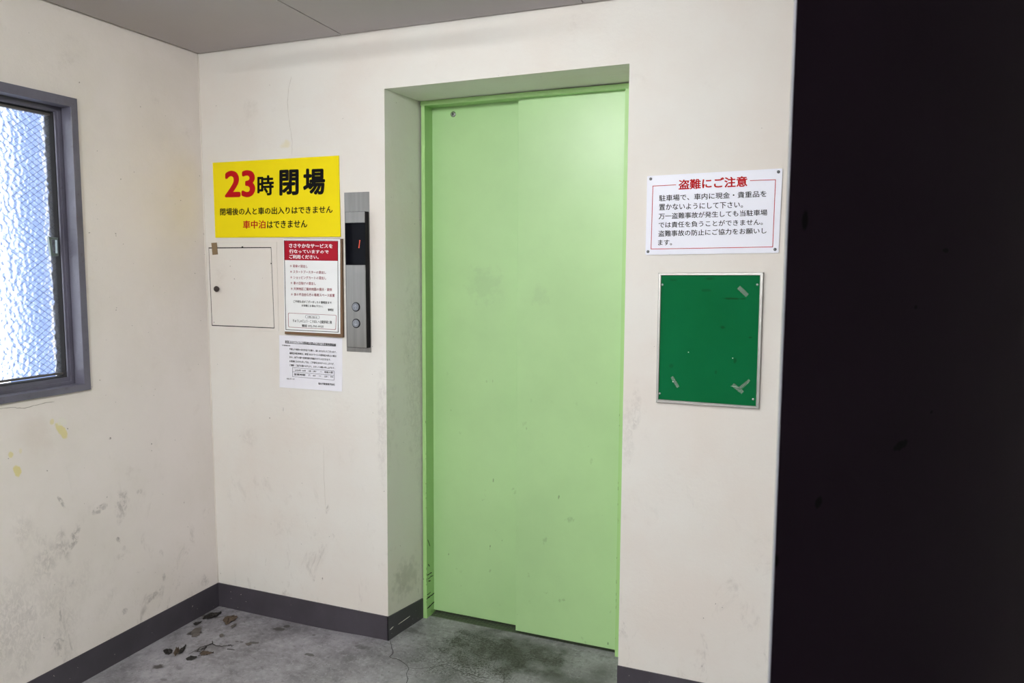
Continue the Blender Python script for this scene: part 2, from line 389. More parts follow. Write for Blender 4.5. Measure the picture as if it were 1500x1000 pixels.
# right wall, wall behind the camera; an added dark bay keeps bounced light off the steel door
M_bay_dark = plain('added_bay_dark', rgb(52, 46, 54), .8)
tag(build('wall_right', bx(3.3, 3.45, -1.30, 0, -.05, H+.1), M_wall), 'off-white wall hidden behind the steel door', 'wall', kind='structure')
tag(build('wall_front', bx(-.16, 2.10, -4.35, -4.2, -.05, H+.1), M_wall), 'off-white wall behind the camera', 'wall', kind='structure')
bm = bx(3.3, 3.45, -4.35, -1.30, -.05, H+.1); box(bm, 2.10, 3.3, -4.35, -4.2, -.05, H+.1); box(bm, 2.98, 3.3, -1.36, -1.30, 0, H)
tag(build('added_dark_bay', bm, M_bay_dark), 'unseen bay added dark to keep lamplight off the steel door', 'wall', kind='structure')

# ceiling: dark void above separate boards
ceiling = tag(build('ceiling', bx(-.3, 3.5, -4.3, .46, H+.012, H+.10), M_gap), 'grey ceiling boards with dark joints', 'ceiling', kind='structure')
cx = [.002, .6975, 1.6425, 2.5875, 3.296]; cyy = [-.011, -1.826, -4.19]
for i in range(4):
    for j in range(2):
        x0 = cx[i] + (.0035 if i else .002); x1 = cx[i+1] - .0015
        dx = -.02 if False else 0
        t = .0
        zz = H + random.uniform(-.0006, .0006)
        bm = bmesh.new()
        # joints run a little off square, as in the room
        k0 = .0 if i == 0 else -.055; k1 = 0 if i == 3 else -.055
        ya, yb = cyy[j], cyy[j+1]+.004
        Q = [(x0+k0*ya, ya), (x1+k1*ya, ya), (x1+k1*yb, yb), (x0+k0*yb, yb)]
        hexa(bm, [(x, y, zz) for x, y in Q], [(x, y, zz+.010) for x, y in Q])
        build('ceiling_panel', bm, M_ceil, ceiling)
# sealant bead down the corner
bm = bmesh.new(); n = 14
ring0 = None
for k in range(n+1):
    z = .1 + (H-.102)*k/n; x = LX(z)
    rr = .0035*random.uniform(.8, 1.15)
    ring = [bm.verts.new((x+rr*math.cos(t), -rr*math.sin(t), z)) for t in (0, .5, 1.05, 1.57)] + [bm.verts.new((x-.001, .001, z))]
    if ring0:
        for i in range(5): bm.faces.new((ring0[i], ring0[(i+1) % 5], ring[(i+1) % 5], ring[i]))
    else: bm.faces.new(ring)
    ring0 = ring
bm.faces.new(ring0[::-1])
tag(build('trim_1', bm, M_corner, smooth=True), 'thin pale sealant bead down the wall corner', 'trim', kind='structure')

# skirting
HB = .106
bm = bmesh.new()
hexa(bm, [(LX(0)+.004, -.004, -.01), (XL+.000, -.004, -.01), (XL+.000, -.004, HB+.002), (LX(.1)+.004, -.004, HB)], [(LX(0), .002, -.01), (XL, .002, -.01), (XL, .002, HB+.002), (LX(.1), .002, HB)])
tag(build('baseboard_back', bm, M_skirt), 'dark grey painted skirting left of the lift', 'skirting', kind='structure')
bm = bmesh.new()
hexa(bm, [(LX(0)+.004, -.004, -.01), (LX(0)+.004, -2.04, -.01), (LX(.1)+.004, -2.04, HB-.009), (LX(.1)+.004, -.004, HB)], [(LX(0)-.003, -.0, -.01), (LX(0)-.003, -2.04, -.01), (LX(.1)-.003, -2.04, HB-.009), (LX(.1)-.003, 0, HB)])
tag(build('baseboard_left', bm, M_skirt), 'dark grey painted skirting under the window wall', 'skirting', kind='structure')
bm = bmesh.new()
hexa(bm, [(XL+.001, -.004, -.01), (XL+.0245, .239, -.01), (XL+.0245, .239, .088), (XL+.001, -.004, HB+.002)], [(XL-.004, -.004, -.01), (XL+.016, .239, -.01), (XL+.016, .239, .088), (XL-.004, -.004, HB+.002)])
o = tag(build('baseboard_recess', bm, M_skirt), 'dark skirting on the left cheek of the lift recess', 'skirting', kind='structure')
bm = bmesh.new()
for a_, b_ in (((600, 902), (583, 914)), ((576, 917), (571, 922)), ((590, 909), (586, 912))):
    A = on(*a_, 0, XL+.014); B = on(*b_, 0, XL+.006); ribbon(bm, [A, (A+B)/2, B], (1, -.09, 0), .003, .002, .001)
tag(build('scratch', bm, M_corner, o), kind='stuff')
tag(build('baseboard_right', bx(XR-.002, 3.3, -.004, .002, -.01, .100), M_skirt), 'dark grey painted skirting right of the lift', 'skirting', kind='structure')

# cracks
def crack(parent, pts, fn, nrm, wd, mat, amp=1.0, nsub=4):
    bm = bmesh.new(); ribbon(bm, [fn(*p) for p in wob(pts, amp, nsub)], nrm, wd)
    return build('crack', bm, mat, parent)
ff = lambda px, py: (lambda p: (p.x, p.y, fz(p.x, p.y)+.0005))(on(px, py, 2, .004))
crack(floor, [(572, 940), (574, 950), (576, 957), (570, 963), (585, 966), (597, 975), (599, 979), (595, 985), (598, 993), (594, 1004)], ff, (0, 0, 1), .0020, M_dirt, .6, 3)
crack(floor, [(599, 978), (630, 977), (655, 972), (680, 985), (715, 992)], ff, (0, 0, 1), .0009, M_dirt, 1.0, 4)
crack(floor, [(728, 962), (722, 975), (740, 990), (735, 1004)], ff, (0, 0, 1), .0009, M_dirt, 1.0, 4)
fwl = lambda px, py: on(px, py, 0, LX(1.03)+.0005)
crack(wall_left, [(-8, 599), (18, 596), (32, 598), (46, 595), (60, 591), (80, 588)], fwl, (1, 0, 0), .0014, M_hair, .6, 4)
crack(wall_left, [(178, 660), (176, 664)], fwl, (1, 0, 0), .001, M_hair, .2, 2)
fwb = lambda px, py: on(px, py, 1, 0)
crack(wall_back, [(427, 112), (423, 128), (421, 150), (424, 180), (428, 205), (428, 228)], fwb, (0, -1, 0), .0010, M_faint, .3, 5)
crack(wall_back, [(474, 650), (475, 700), (477, 745)], fwb, (0, -1, 0), .0008, M_faint, .4, 5)

# ------------------------------------------------------------------ window
win = empty('window_1'); tag(win, 'grey framed window of patterned wired glass', 'window', kind='structure')
def ring_x(bm, x0, x1, o, i):
    """rectangular frame: outer and inner (y0, y1, z0, z1), between x0 and x1"""
    (a, b, c_, d), (e, f_, g_, h) = o, i
    O = [(a, c_), (b, c_), (b, d), (a, d)]; I = [(e, g_), (f_, g_), (f_, h), (e, h)]
    V = [[bm.verts.new((x, y, z)) for y, z in L] for L in (O, I) for x in (x0, x1)]
    for k in range(4):
        j = (k+1) % 4
        bm.faces.new((V[0][k], V[0][j], V[2][j], V[2][k])); bm.faces.new((V[1][j], V[1][k], V[3][k], V[3][j]))
        bm.faces.new((V[0][j], V[0][k], V[1][k], V[1][j])); bm.faces.new((V[2][k], V[2][j], V[3][j], V[3][k]))
    return bm
YR, YB = -.582, -1.88                                   # outer edges of the flange
bm = ring_x(bmesh.new(), -.04, .006, (YR, YB, 1.0495, 2.0615), (YR-.026, YB+.026, 1.0720, 2.0300))
bmesh.ops.bevel(bm, geom=[e for e in bm.edges if all(v.co.x > 0 for v in e.verts)], offset=.0012, segments=1, affect='EDGES')
build('outer_frame', bm, M_frame, win)
yf = on(88.5, 360, 0, -.055).y
zt = on(0, 148, 0, -.055).z; zb = on(0, 566, 0, -.055).z
bm = ring_x(bmesh.new(), -.057, -.050, (YR-.018, YB+.018, 1.060, 2.040), (yf-.000, YB+.05, zb, zt)); build('inner_frame', bm, M_frame, win)
bm = ring_x(bmesh.new(), -.051, -.046, (YR-.024, YB+.024, 1.064, 2.036), (YR-.036, YB+.036, 1.082, 2.016)); build('frame_step', bm, M_frame, win)
build('dark_gap', ring_x(bmesh.new(), -.104, -.0572, (YR-.02, YB+.02, zb-.01, zt+.01), (yf-.002, YB+.052, zb+.002, zt-.002)), M_gap, win)
ys_ = on(86, 360, 0, -.074).y; yg = on(82.0, 360, 0, -.078).y
zsb = on(0, 560.5, 0, -.074).z; zgb = on(0, 557.3, 0, -.078).z; zst = on(0, 151.5, 0, -.074).z; zgt = on(0, 155.5, 0, -.078).z
ymid = -1.24
bm = ring_x(bmesh.new(), -.090, -.070, (ys_, ymid, zsb, zst), (yg, ymid+.035, zgb, zgt)); sash = build('sash', bm, M_sash, win)
bm = ring_x(bmesh.new(), -.115, -.095, (ymid+.035, YB+.052, zsb, zst), (ymid, YB+.075, zgb, zgt)); sash2 = build('sash', bm, M_sash, win)
def pane(p, x, y0, y1, z0, z1):
    build('pane', bx(x-.0027, x+.0027, y1, y0, z0, z1), M_glass, p)
    # the wires of the glass: a diamond net, each strand a thin bar, just behind the pane's room face
    bm = bmesh.new(); st = .0215; sl = .72
    def clip(yy0, zz0, yy1, zz1):
        t0, t1 = 0, 1; dy, dz = yy1-yy0, zz1-zz0
        for pq, q in ((-dy, yy0-y1), (dy, y0-yy0), (-dz, zz0-z0), (dz, z1-zz0)):
            if abs(pq) < 1e-9:
                if q < 0: return None
            else:
                r = q/pq
                if pq < 0: t0 = max(t0, r)
                else: t1 = min(t1, r)
        return None if t0 >= t1 else ((yy0+t0*dy, zz0+t0*dz), (yy0+t1*dy, zz0+t1*dz))
    for sgn in (1, -1):
        k = -120
        while k < 120:
            off = k*st; q = clip(y1-.1, (z0+z1)/2+off - sgn*sl*.5, y0+.1, (z0+z1)/2+off + sgn*sl*.5*((y0-y1+.2)*2-1) )
            q = clip(y1-1, (z0+z1)/2+off-sgn*sl*1.0, y1+2, (z0+z1)/2+off+sgn*sl*2.0)
            if q: ribbon(bm, [(x+.0030, *q[0]), (x+.0030, *q[1])], (1, 0, 0), .0030, .0008, .0010)
            k += 1
    o = build('wire_net', bm, M_wire, p); o['kind'] = 'stuff'
pane(sash, -.080, yg, ymid+.035, zgb, zgt); pane(sash2, -.105, ymid, YB+.075, zgb, zgt)
# pull handle: a flat rectangular loop on the sash
bm = bmesh.new(); hx = -.056
P = [on(q[0], q[1], 0, hx) for q in ((71.5, 346.5), (85, 348), (86, 375), (75, 374.5))]
I = [on(q[0], q[1], 0, hx) for q in ((75.5, 350.3), (83.5, 351.3), (84.3, 371.2), (77.5, 370.6))]
V = [[bm.verts.new((x, p.y, p.z)) for p in L] for L in (P, I) for x in (hx, hx-.010)]
for k in range(4):
    j = (k+1) % 4
    bm.faces.new((V[0][k], V[0][j], V[2][j], V[2][k])); bm.faces.new((V[1][j], V[1][k], V[3][k], V[3][j]))
    bm.faces.new((V[0][j], V[0][k], V[1][k], V[1][j])); bm.faces.new((V[2][k], V[2][j], V[3][j], V[3][k]))
hd = build('pull_handle', bm, plain('grey_metal_handle', rgb(130, 140, 140), .4, .6), sash)
# outside: an added grey-blue pier that darkens the right of the glass
tag(build('added_pier', bx(-.80, -.17, -.32, .6, -.5, 4), plain('added_pier_blue', rgb(104, 124, 168), .8, 0, .1, 3)), 'blue-grey pier added outside to darken the window glass', 'wall', kind='structure')

# ------------------------------------------------------------------ lift door
lift = empty('door_1'); tag(lift, 'pale green two-panel lift door in a deep wall recess', 'door', kind='structure')
FY = .240; zh = 2.1305
JL0, JL1 = .892, .909; JR0, JR1 = 1.728, XR
bm = bmesh.new(); hexa(bm, [(.8915, FY, -.005), (JL1, FY, -.005), (JL1+.004, FY, 2.142), (.8975, FY, 2.142)], [(.8915, .40, -.005), (JL1-.008, .40, -.005), (JL1-.004, .40, 2.142), (.8975, .40, 2.142)])
jl = build('jamb', bm, M_liftframe, lift)
build('jamb', bx(JR0, XR+.002, FY, .40, -.005, 2.142), M_liftframe, lift)
build('header', bx(.8945, XR-.0005, FY-.0012, .262, zh, 2.1485), M_liftframe, lift)
build('header_return', bx(.8985, XR-.001, .2625, .399, zh+.004, 2.1475), M_liftframe, lift)
build('door_panel', bx(.897, 1.345, .312, .340, .010, 2.152, bev=.0015), M_lift, lift)
pr = build('door_panel', bx(1.3035, 1.7275, .270, .298, .010, 2.152, bev=.0015), M_lift, lift)
bm = bx(.86, XR+.02, .272, .46, -.14, -.004)
for k in range(9): box(bm, .905, 1.727, .274+k*.0135, .274+k*.0135+.007, -.004, -.0005)
build('sill', bm, M_sill, lift)
build('shaft_gap', bx(.9, 1.73, .342, .455, -.02, 2.2), M_gap, lift)
x, z = onw(664, 167.3, .312)
kh = build('keyhole', disc_y(bmesh.new(), x, z, [(.0115, .314), (.0115, .310), (.009, .3085), (.007, .3085)]), M_chrome, lift, True)
build('slot', bx(x-.0015, x+.0015, .3075, .3086, z-.004, z+.005), M_black, kh)
# scratches on the left jamb
bm = bmesh.new()
for (a_, b_, wd) in (((624.5, 877), (636.5, 868), .005), ((625, 891), (636.5, 880.5), .006), ((625, 842), (632, 838), .004), ((626, 848), (634, 842), .003), ((625, 871), (630, 867), .003), ((627, 826), (628, 829), .004), ((626, 790), (629, 800), .003), ((627, 851), (630, 850), .004)):
    A = on(*a_, 0, JL1-.001); B = on(*b_, 0, JL1-.004)
    pts = [A.lerp(B, k/6)+Vector((0, 0, random.uniform(-.0015, .0015))) for k in range(7)]
    for p in pts: p.x = JL1 + .004*p.z/2.16 - .008*(p.y-FY)/.16
    ribbon(bm, pts, (1, 0, 0), wd, .0010, .0008)
tag(build('scratch', bm, M_gap, lift), kind='stuff')
# chips along the jamb and panel edges
bm = bmesh.new()
for k in range(16):
    z = random.uniform(.05, .9); ribbon(bm, [(JL1, FY, z), (JL1, FY, z+random.uniform(.003, .012))], (0, -1, 0), random.uniform(.0015, .004), .0008, .0007)
for k in range(12):
    z = random.uniform(.05, 1.0); ribbon(bm, [(JR0+.001, FY, z), (JR0+.001, FY, z+random.uniform(.004, .015))], (0, -1, 0), .002, .0008, .0007)
tag(build('paint_chips', bm, M_gap, lift), kind='stuff')

# ------------------------------------------------------------------ steel door leaf beside the camera
leaf = empty('door_2'); tag(leaf, 'unlit dark steel door leaf filling the right of the view', 'door', kind='structure')
# the leaf stands open at an angle; its meeting edge is bevelled, lamplight on it painted as a paler strip
A = Vector((2.3905, -2.000, 0)); u_ = Vector((math.cos(math.radians(65)), math.sin(math.radians(65)), 0)); nb = Vector((-u_.y, u_.x, 0))
Q = [A, A+u_*.90, A+u_*.90+nb*.038, A+Vector((-.0031, .046, 0))]
build('leaf', hexa(bmesh.new(), [(p.x, p.y, .012) for p in Q], [(p.x, p.y, 2.05) for p in Q]), M_steel_door, leaf)
P0, P1 = A+Vector((-.0003, .003, 0)), A+Vector((-.0031, .044, 0)); off = Vector((-.0005, 0, 0)); Q = [P0, P0+off, P1+off, P1]
build('lit_edge_strip', hexa(bmesh.new(), [(p.x, p.y, .014) for p in Q], [(p.x, p.y, 2.048) for p in Q]), slate('painted_edge_light', rgb(120, 120, 130), .3), leaf)

# ------------------------------------------------------------------ lettering
def text_mesh(body, bold=0.0, res=2):
    cu = bpy.data.curves.new('lettering', 'FONT'); cu.body = body; cu.resolution_u = res; cu.extrude = 0
    o = bpy.data.objects.new('lettering', cu); col.objects.link(o)
    dg = bpy.context.evaluated_depsgraph_get(); dg.update()
    me = bpy.data.meshes.new_from_object(o.evaluated_get(dg))
    vs_ = [v.co.copy() for v in me.vertices]; fs = [tuple(p.vertices) for p in me.polygons]
    if bold:                                     # heavier strokes: the same outline struck again a little aside
        V0, F0 = vs_, fs; vs_, fs = [], []; kk = 0
        st = [(dx*bold, dy*bold) for dx, dy in ((-1, 0), (1, 0), (0, -.8), (0, .8), (-.7, -.6), (.7, .6), (-.7, .6), (.7, -.6))] if bold > .026 else [(-bold, 0), (bold, 0), (0, bold*.6), (0, -bold*.6)]
        for dx, dy in st:
            n0 = len(vs_); kk += 1; vs_ += [p+Vector((dx, dy, kk*.00008)) for p in V0]; fs += [tuple(i+n0 for i in q) for q in F0]
    bpy.data.objects.remove(o); bpy.data.curves.remove(cu); bpy.data.meshes.remove(me)
    return vs_, fs
def put(bm, body, c, y, bold=0.0, res=2, ref=None):
    """set text so that its bounding box fills the quad c (4 (x, z): top left, top right, bottom right, bottom left)"""
    v, f = text_mesh(body, bold, res)
    x0 = min(p.x for p in v); x1 = max(p.x for p in v); y0 = min(p.y for p in v); y1 = max(p.y for p in v)
    if ref: y0, y1 = ref
    TL, TR, BR, BL = [Vector(q) for q in c]
    out = []
    for p in v:
        u = (p.x-x0)/(x1-x0); t = (p.y-y0)/(y1-y0)
        q = (BL*(1-u)+BR*u)*(1-t) + (TL*(1-u)+TR*u)*t
        out.append(bm.verts.new((q.x, y-p.z, q.y)))
    for q in f:
        try: bm.faces.new([out[i] for i in q])
        except ValueError: pass
EMB = (-.12, .80)
def region(ox, oy, k):
    """pixel of an enlarged detail (origin ox, oy, factor k) to a point of the wall plane"""
    return lambda px, py, y=0.0: onw(ox+px/k, oy+py/k, y)
def letter(name, parent, mat, fn, y, rows, bold=0.02, res=2):
    bm = bmesh.new()
    for r in rows:
        body, x0, x1, tl, bl, tr, br = r[:7]; ref = r[7] if len(r) > 7 else None
        put(bm, body, [fn(x0, tl, y), fn(x1, tr, y), fn(x1, br, y), fn(x0, bl, y)], y, bold, res, ref)
    me = bpy.data.meshes.new(name); bm.to_mesh(me); bm.free()
    o = link_mesh(name, me, mat, parent)
    o['kind'] = 'stuff'
    return o

# yellow closing-time sign
R = region(290, 220, 5.556)
sg = empty('closing_time_sign'); tag(sg, 'big yellow sign with red 23 and black characters above the wall hatch', 'sign')
build('panel', plate([R(120, 102, -.004), R(1144, 43, -.004), R(1160, 704, -.004), R(142, 711, -.004)], -.005, -.0002, .0006), M_yellow, sg)
letter('red_lettering', sg, M_red, R, -.0055, [('23', 218, 466, 168, 386, 160, 381)], .035, 5)
letter('red_words', sg, M_red, R, -.0055, [('車中泊', 366, 550, 572, 639, 569, 636)], .025)
letter('hour_character', sg, M_ink, R, -.0055, [('時', 483, 618, 206, 370, 202, 366)], .032, 3)
letter('large_characters', sg, M_ink, R, -.0055, [('閉', 662, 820, 160, 370, 154, 364), ('場', 855, 1035, 150, 366, 144, 360)], .04, 3)
letter('black_lettering', sg, M_ink, R, -.0055, [('閉場後の人と車の出入りはできません', 180, 1096, 472, 531, 450, 512), ('はできません', 562, 890, 574, 636, 566, 628)], .026)

# theft warning
R = region(930, 230, 6.252)
sg = empty('theft_warning_sign'); tag(sg, 'white red-bordered notice above the green board', 'sign')
bm = prism_y(bmesh.new(), rounded([R(114, 174, -.004), R(1353, 103, -.004), R(1316, 877, -.004), R(97, 895, -.004)], .004), -.005, -.0002); build('panel', bm, M_white, sg)
letter('red_heading', sg, M_red, R, -.0055, [('盗難にご注意', 400, 1030, 208, 300, 172, 270)], .03, 3)
letter('black_lettering', sg, M_ink, R, -.0055, [
    ('駐車場で、車内に現金・貴重品を', 222, 1206, 348, 406, 306, 364), ('置かないようにして下さい。', 222, 990, 430, 488, 406, 464),
    ('万一盗難事故が発生しても当駐車場', 218, 1213, 515, 570, 478, 534), ('では責任を負うことができません。', 218, 1172, 595, 649, 566, 622),
    ('盗難事故の防止にご協力をお願いし', 215, 1206, 673, 729, 646, 700), ('ます。', 212, 340, 758, 809, 756, 807)], .012)
bm = bmesh.new(); y = -.0055
L = [R(*p, y) for p in ((375, 254), (165, 265), (148, 842), (1262, 822), (1288, 207), (1056, 215))]
for a_, b_ in zip(L, L[1:]):
    A, B = Vector(a_), Vector(b_); t = (B-A).normalized()*.0006; nn = Vector((-t.y, t.x))*1.6
    prism_y(bm, [tuple(A-t+nn), tuple(B+t+nn), tuple(B+t-nn), tuple(A-t-nn)], -.0056, -.005)
build('red_border', bm, M_red, sg)
for p in ((145, 200), (1315, 135), (1283, 845), (120, 865)):
    x, z = R(*p, -.005); build('screw', disc_y(bmesh.new(), x, z, [(.0048, -.0045), (.0048, -.0062), (.0034, -.0078), (.0012, -.0082)], 14), M_screw, sg, True)

# green notice board
R = region(940, 380, 4.35)
bd = empty('green_notice_board'); tag(bd, 'empty green notice board in a silver frame below the theft warning', 'notice board')
O = [R(*p, -.012) for p in ((106, 86), (776, 81), (747, 952), (90, 910))]; I = [R(*p, -.012) for p in ((124, 101), (754, 101), (727, 934), (106, 890))]
bm = ring_y(bmesh.new(), O, I, -.013, -.0002)
bmesh.ops.bevel(bm, geom=[e for e in bm.edges if all(v.co.y < -.01 for v in e.verts)], offset=.0015, segments=1, affect='EDGES')
fr = build('frame', bm, M_alu, bd)
bm = bmesh.new()
for o_, i_ in zip(O, I): ribbon(bm, [(o_[0], -.013, o_[1]), (i_[0], -.013, i_[1])], (0, -1, 0), .0012, .0005, .0004)
tag(build('mitre_joint', bm, M_gap, fr), kind='stuff')
build('felt', plate(I, -.008, -.0002), M_green, bd)
for p in ((132, 160), (737, 160), (115, 853), (710, 890)):
    x, z = R(*p, -.008); build('screw', disc_y(bmesh.new(), x, z, [(.0038, -.0075), (.0038, -.0092), (.0022, -.0102)], 12), M_alu, bd, True)
bm = bmesh.new()
for p in ((298, 590), (580, 628), (199, 778)):
    x, z = R(*p, -.008); disc_y(bm, x, z, [(.0016, -.0075), (.0016, -.0092)], 8)
tag(build('pin_hole_fluff', bm, M_corner, bd), kind='stuff')
def tape(p, wd, ln, ang, mat, name, label, grp=None, y=-.0088, fn=None):
    x, z = (fn or R)(*p, y); ca, sa = math.cos(ang), math.sin(ang)
    q = [(-ln/2, -wd/2), (ln/2, -wd/2), (ln/2, wd/2), (-ln/2, wd/2)]
    q = [(x+a_*ca-b_*sa, z+a_*sa+b_*ca) for a_, b_ in q]
    return tag(build(name, plate(q, y, y+.0004), mat), label, 'tape', grp)
tape((645, 203), .013, .038, -.75, M_cleartape, 'tape_scrap', 'cloudy tape scrap near the upper right of the green board')
tape((212, 780), .010, .040, -1.0, M_cleartape, 'tape_scrap', 'faint clear tape scrap near the lower left of the green board')
tape((612, 822), .012, .040, -.65, M_cleartape, 'tape_scrap', 'clear tape scrap at the lower right of the green board, left of a crossing pair')
tape((652, 796), .008, .045, .75, M_cleartape, 'tape_scrap', 'clear tape scrap at the lower right of the green board, right of a crossing pair')
bm = bmesh.new(); ribbon(bm, [(*[R(568, 803)[0]], -.0092, R(568, 803)[1]), (R(600, 806)[0], -.0092, R(600, 806)[1]), (R(618, 812)[0], -.0092, R(618, 812)[1])], (0, -1, 0), .0022)
ribbon(bm, [(R(640, 822)[0], -.0095, R(640, 822)[1]), (R(684, 780)[0], -.0095, R(684, 780)[1])], (0, -1, 0), .0020)
build('tape_residue', bm, plain('tape_residue', rgb(150, 176, 156), .5), bd)

# wall hatch
R = region(290, 340, 6.25)
ht = empty('wall_hatch'); tag(ht, 'off-white square access hatch with dark knob below the yellow sign', 'hatch')
q = [R(*p) for p in ((82, 96), (722, 89), (742, 905), (108, 905))]
build('hatch_frame', plate(q, -.0018, -.0001, .0006), M_wall_back, ht)
q = [R(*p) for p in ((100, 139), (674, 137), (703, 880), (130, 856))]
build('shadow_gap', plate(q, -.0020, -.0002), M_gap, ht)
q = [R(*p) for p in ((107, 149), (671.5, 144.5), (700, 872.5), (137.5, 848))]
hdn = build('hatch_door', plate(q, -.0040, -.0002, .0005), M_wall_back, ht)
x, z = R(175, 519, -.01)
build('knob', disc_y(bmesh.new(), x, z, [(.0075, -.003), (.0070, -.008), (.0118, -.011), (.0125, -.015), (.0105, -.019), (.005, -.0205)], 20), plain('dark_knob', rgb(58, 48, 46), .4), hdn, True)
bm = bmesh.new(); x, z = R(669, 286, -.004); disc_y(bm, x, z, [(.0026, -.0038), (.0022, -.0048)], 8); x, z = R(405, 137, -.004); disc_y(bm, x, z, [(.004, -.0025), (.003, -.0050)], 8)
tag(build('dent', bm, M_gap, hdn), kind='stuff')
tape_b = plate([R(*p, -.0045) for p in ((122, 98), (172, 95), (183, 203), (133, 208))], -.0048, -.0042)
tag(build('brown_tape', tape_b, M_tape), 'short strip of brown tape across the top left of the hatch', 'tape')

# framed service notice
R = region(405, 345, 6.67)
nt = empty('service_notice'); tag(nt, 'framed white notice with a crimson heading right of the hatch', 'notice')
yb_, yp = -.012, -.0135
build('wooden_backing', plate([onw(415.2, 349.8, yb_), onw(500.4, 349.6, yb_), onw(502.2, 494.3, yb_), onw(417.0, 489, yb_)], yb_, -.0002, .001), M_wood, nt)
build('poster', plate([onw(414.9, 350.1, yp), onw(498.2, 350.2, yp), onw(498.4, 489, yp), onw(417.0, 485.2, yp)], yp, yb_), M_poster, nt)
bo = [R(*p, yp) for p in ((73, 46), (602, 50), (606, 946), (90, 920))]; bi = [R(*p, yp) for p in ((77.5, 50), (597.5, 54), (600.5, 940.5), (95, 915))]
build('black_border', ring_y(bmesh.new(), bo, bi, yp-.0004, yp), M_ink, nt)
build('crimson_header', plate([R(*p, yp) for p in ((78, 51), (598, 55), (598.5, 247), (81.5, 239))], yp-.0003, yp), M_crim, nt)
y = yp-.0008
letter('white_heading', nt, M_wp, R, y, [('ささやかなサービスを', 123, 549, 76, 119, 82, 123), ('行なっていますので', 125, 510, 133, 173, 140, 178), ('ご利用ください。', 125, 414, 184, 226, 190, 230)], .035, 1)
rows = []
for k, (t, xe) in enumerate((('＊ 雨傘の貸出し', 305), ('＊ スタートブースターの貸出し', 485), ('＊ ショッピングカートの貸出し', 487), ('＊ 車の日除けの貸出し', 385), ('＊ 天神地区ご案内地図の掲示・提供', 542), ('＊ 体の不自由な方の専用スペース設置', 568))):
    y0 = 296+55.4*k; dy = (xe-132)*.026; rows.append((t, 132+k*2.0, xe, y0-15, y0+15, y0-15+dy, y0+15+dy))
letter('red_list', nt, M_dred, R, y, rows, .012, 1)
letter('black_lettering', nt, M_ink, R, y, [('ご不明な点がございましたら管理室まで', 165, 538, 629, 655, 643, 668), ('お気軽にお尋ね下さい。', 245, 455, 671, 694, 680, 702), ('管理室', 503, 558, 712, 736, 715, 738),
    ('お問い合わせ', 303, 398, 785, 803, 789, 807), ('ちゅうしゃじょう・こうばん ヘ当駐車場１階', 160, 540, 815, 846, 832, 862), ('電話 092-741-0025', 248, 460, 866, 892, 874, 900)], .014, 1)
bx_o = rounded([R(*p, y) for p in ((112, 754), (585, 776), (580, 920), (115, 894))], .006, 4); bx_i = rounded([R(*p, y) for p in ((115.5, 757.5), (581.5, 779), (576.5, 916), (118.5, 891))], .0052, 4)
build('rounded_box', ring_y(bmesh.new(), bx_o, bx_i, yp-.0005, yp), M_dred, nt)
o1 = rounded([R(*p, y) for p in ((282, 775), (418, 781), (418, 813), (282, 807))], .0055, 4); i1 = rounded([R(*p, y) for p in ((284, 777), (416, 783), (416, 811), (284, 805))], .0050, 4)
build('bubble_outline', ring_y(bmesh.new(), o1, i1, yp-.0005, yp), M_grey, nt)

# paper notice
R = region(408, 490, 15.625)
pn = empty('paper_notice'); tag(pn, 'plain white paper notice of small black print under the framed notice', 'notice')
cs = [onw(408.8, 490.6, -.002), onw(501, 495.2, -.002), onw(501.2, 573.3, -.002), onw(409.4, 567, -.002)]
bm = bmesh.new(); NX, NZ = 10, 8
TL, TR, BR, BL = [Vector(c_) for c_ in cs]
def curl(u, t): return -.0012 - .003*max(0, (.25-t)/.25)**2*(.4+.6*u) - .0008*math.sin(u*5)
G = []
for i in range(NX+1):
    G.append([])
    for j in range(NZ+1):
        u, t = i/NX, j/NZ; q = (BL*(1-u)+BR*u)*(1-t)+(TL*(1-u)+TR*u)*t; G[-1].append((q.x, curl(u, t), q.y))
va = [[bm.verts.new(p) for p in c_] for c_ in G]; vb = [[bm.verts.new((p[0], p[1]+.0003, p[2])) for p in c_] for c_ in G]
for i in range(NX):
    for j in range(NZ):
        bm.faces.new((va[i][j], va[i+1][j], va[i+1][j+1], va[i][j+1])); bm.faces.new((vb[i][j], vb[i][j+1], vb[i+1][j+1], vb[i+1][j]))
build('sheet', bm, M_paper, pn, True)
y = -.0033
def sl(x, v): return v + (x-150)*.0655
def row(t, x0, x1, v, h): return (t, x0, x1, sl(x0, v)-h/2, sl(x0, v)+h/2, sl(x1, v)-h/2, sl(x1, v)+h/2)
letter('heading', pn, M_ink, R, y, [row('新型コロナウイルス感染拡大防止に向けた営業時間短縮', 152, 1312, 158, 56)], .014, 1)
letter('black_lettering', pn, M_ink, R, y, [row('お客様各位', 80, 270, 245, 30),
    row('平素より格別のお引き立てを賜り、誠にありがとうございます。', 250, 1325, 322, 46),
    row('福岡立体駐車場は、新型コロナウイルス感染拡大防止の観点', 250, 1325, 415, 46),
    row('から、以下の通り営業時間を短縮させていただきます。', 250, 1195, 506, 46),
    row('お客様におかれましては、ご不便をおかけいたしますが、', 250, 1275, 598, 46),
    row('ご理解・ご協力を賜りますよう、よろしくお願い申し上げます。', 250, 1290, 690, 46)], .012, 1)
letter('table_lettering', pn, M_ink, R, y, [row('2020年 10月　1日（木）　～　当面の間', 375, 1240, 795, 44), row('営業時間　7：00　～　23：00', 358, 1252, 892, 48),
    row('令和２年 ９月', 182, 360, 1004, 30), row('福水不動産株式会社', 910, 1290, 1068, 50)], .012, 1)
bm = bmesh.new()
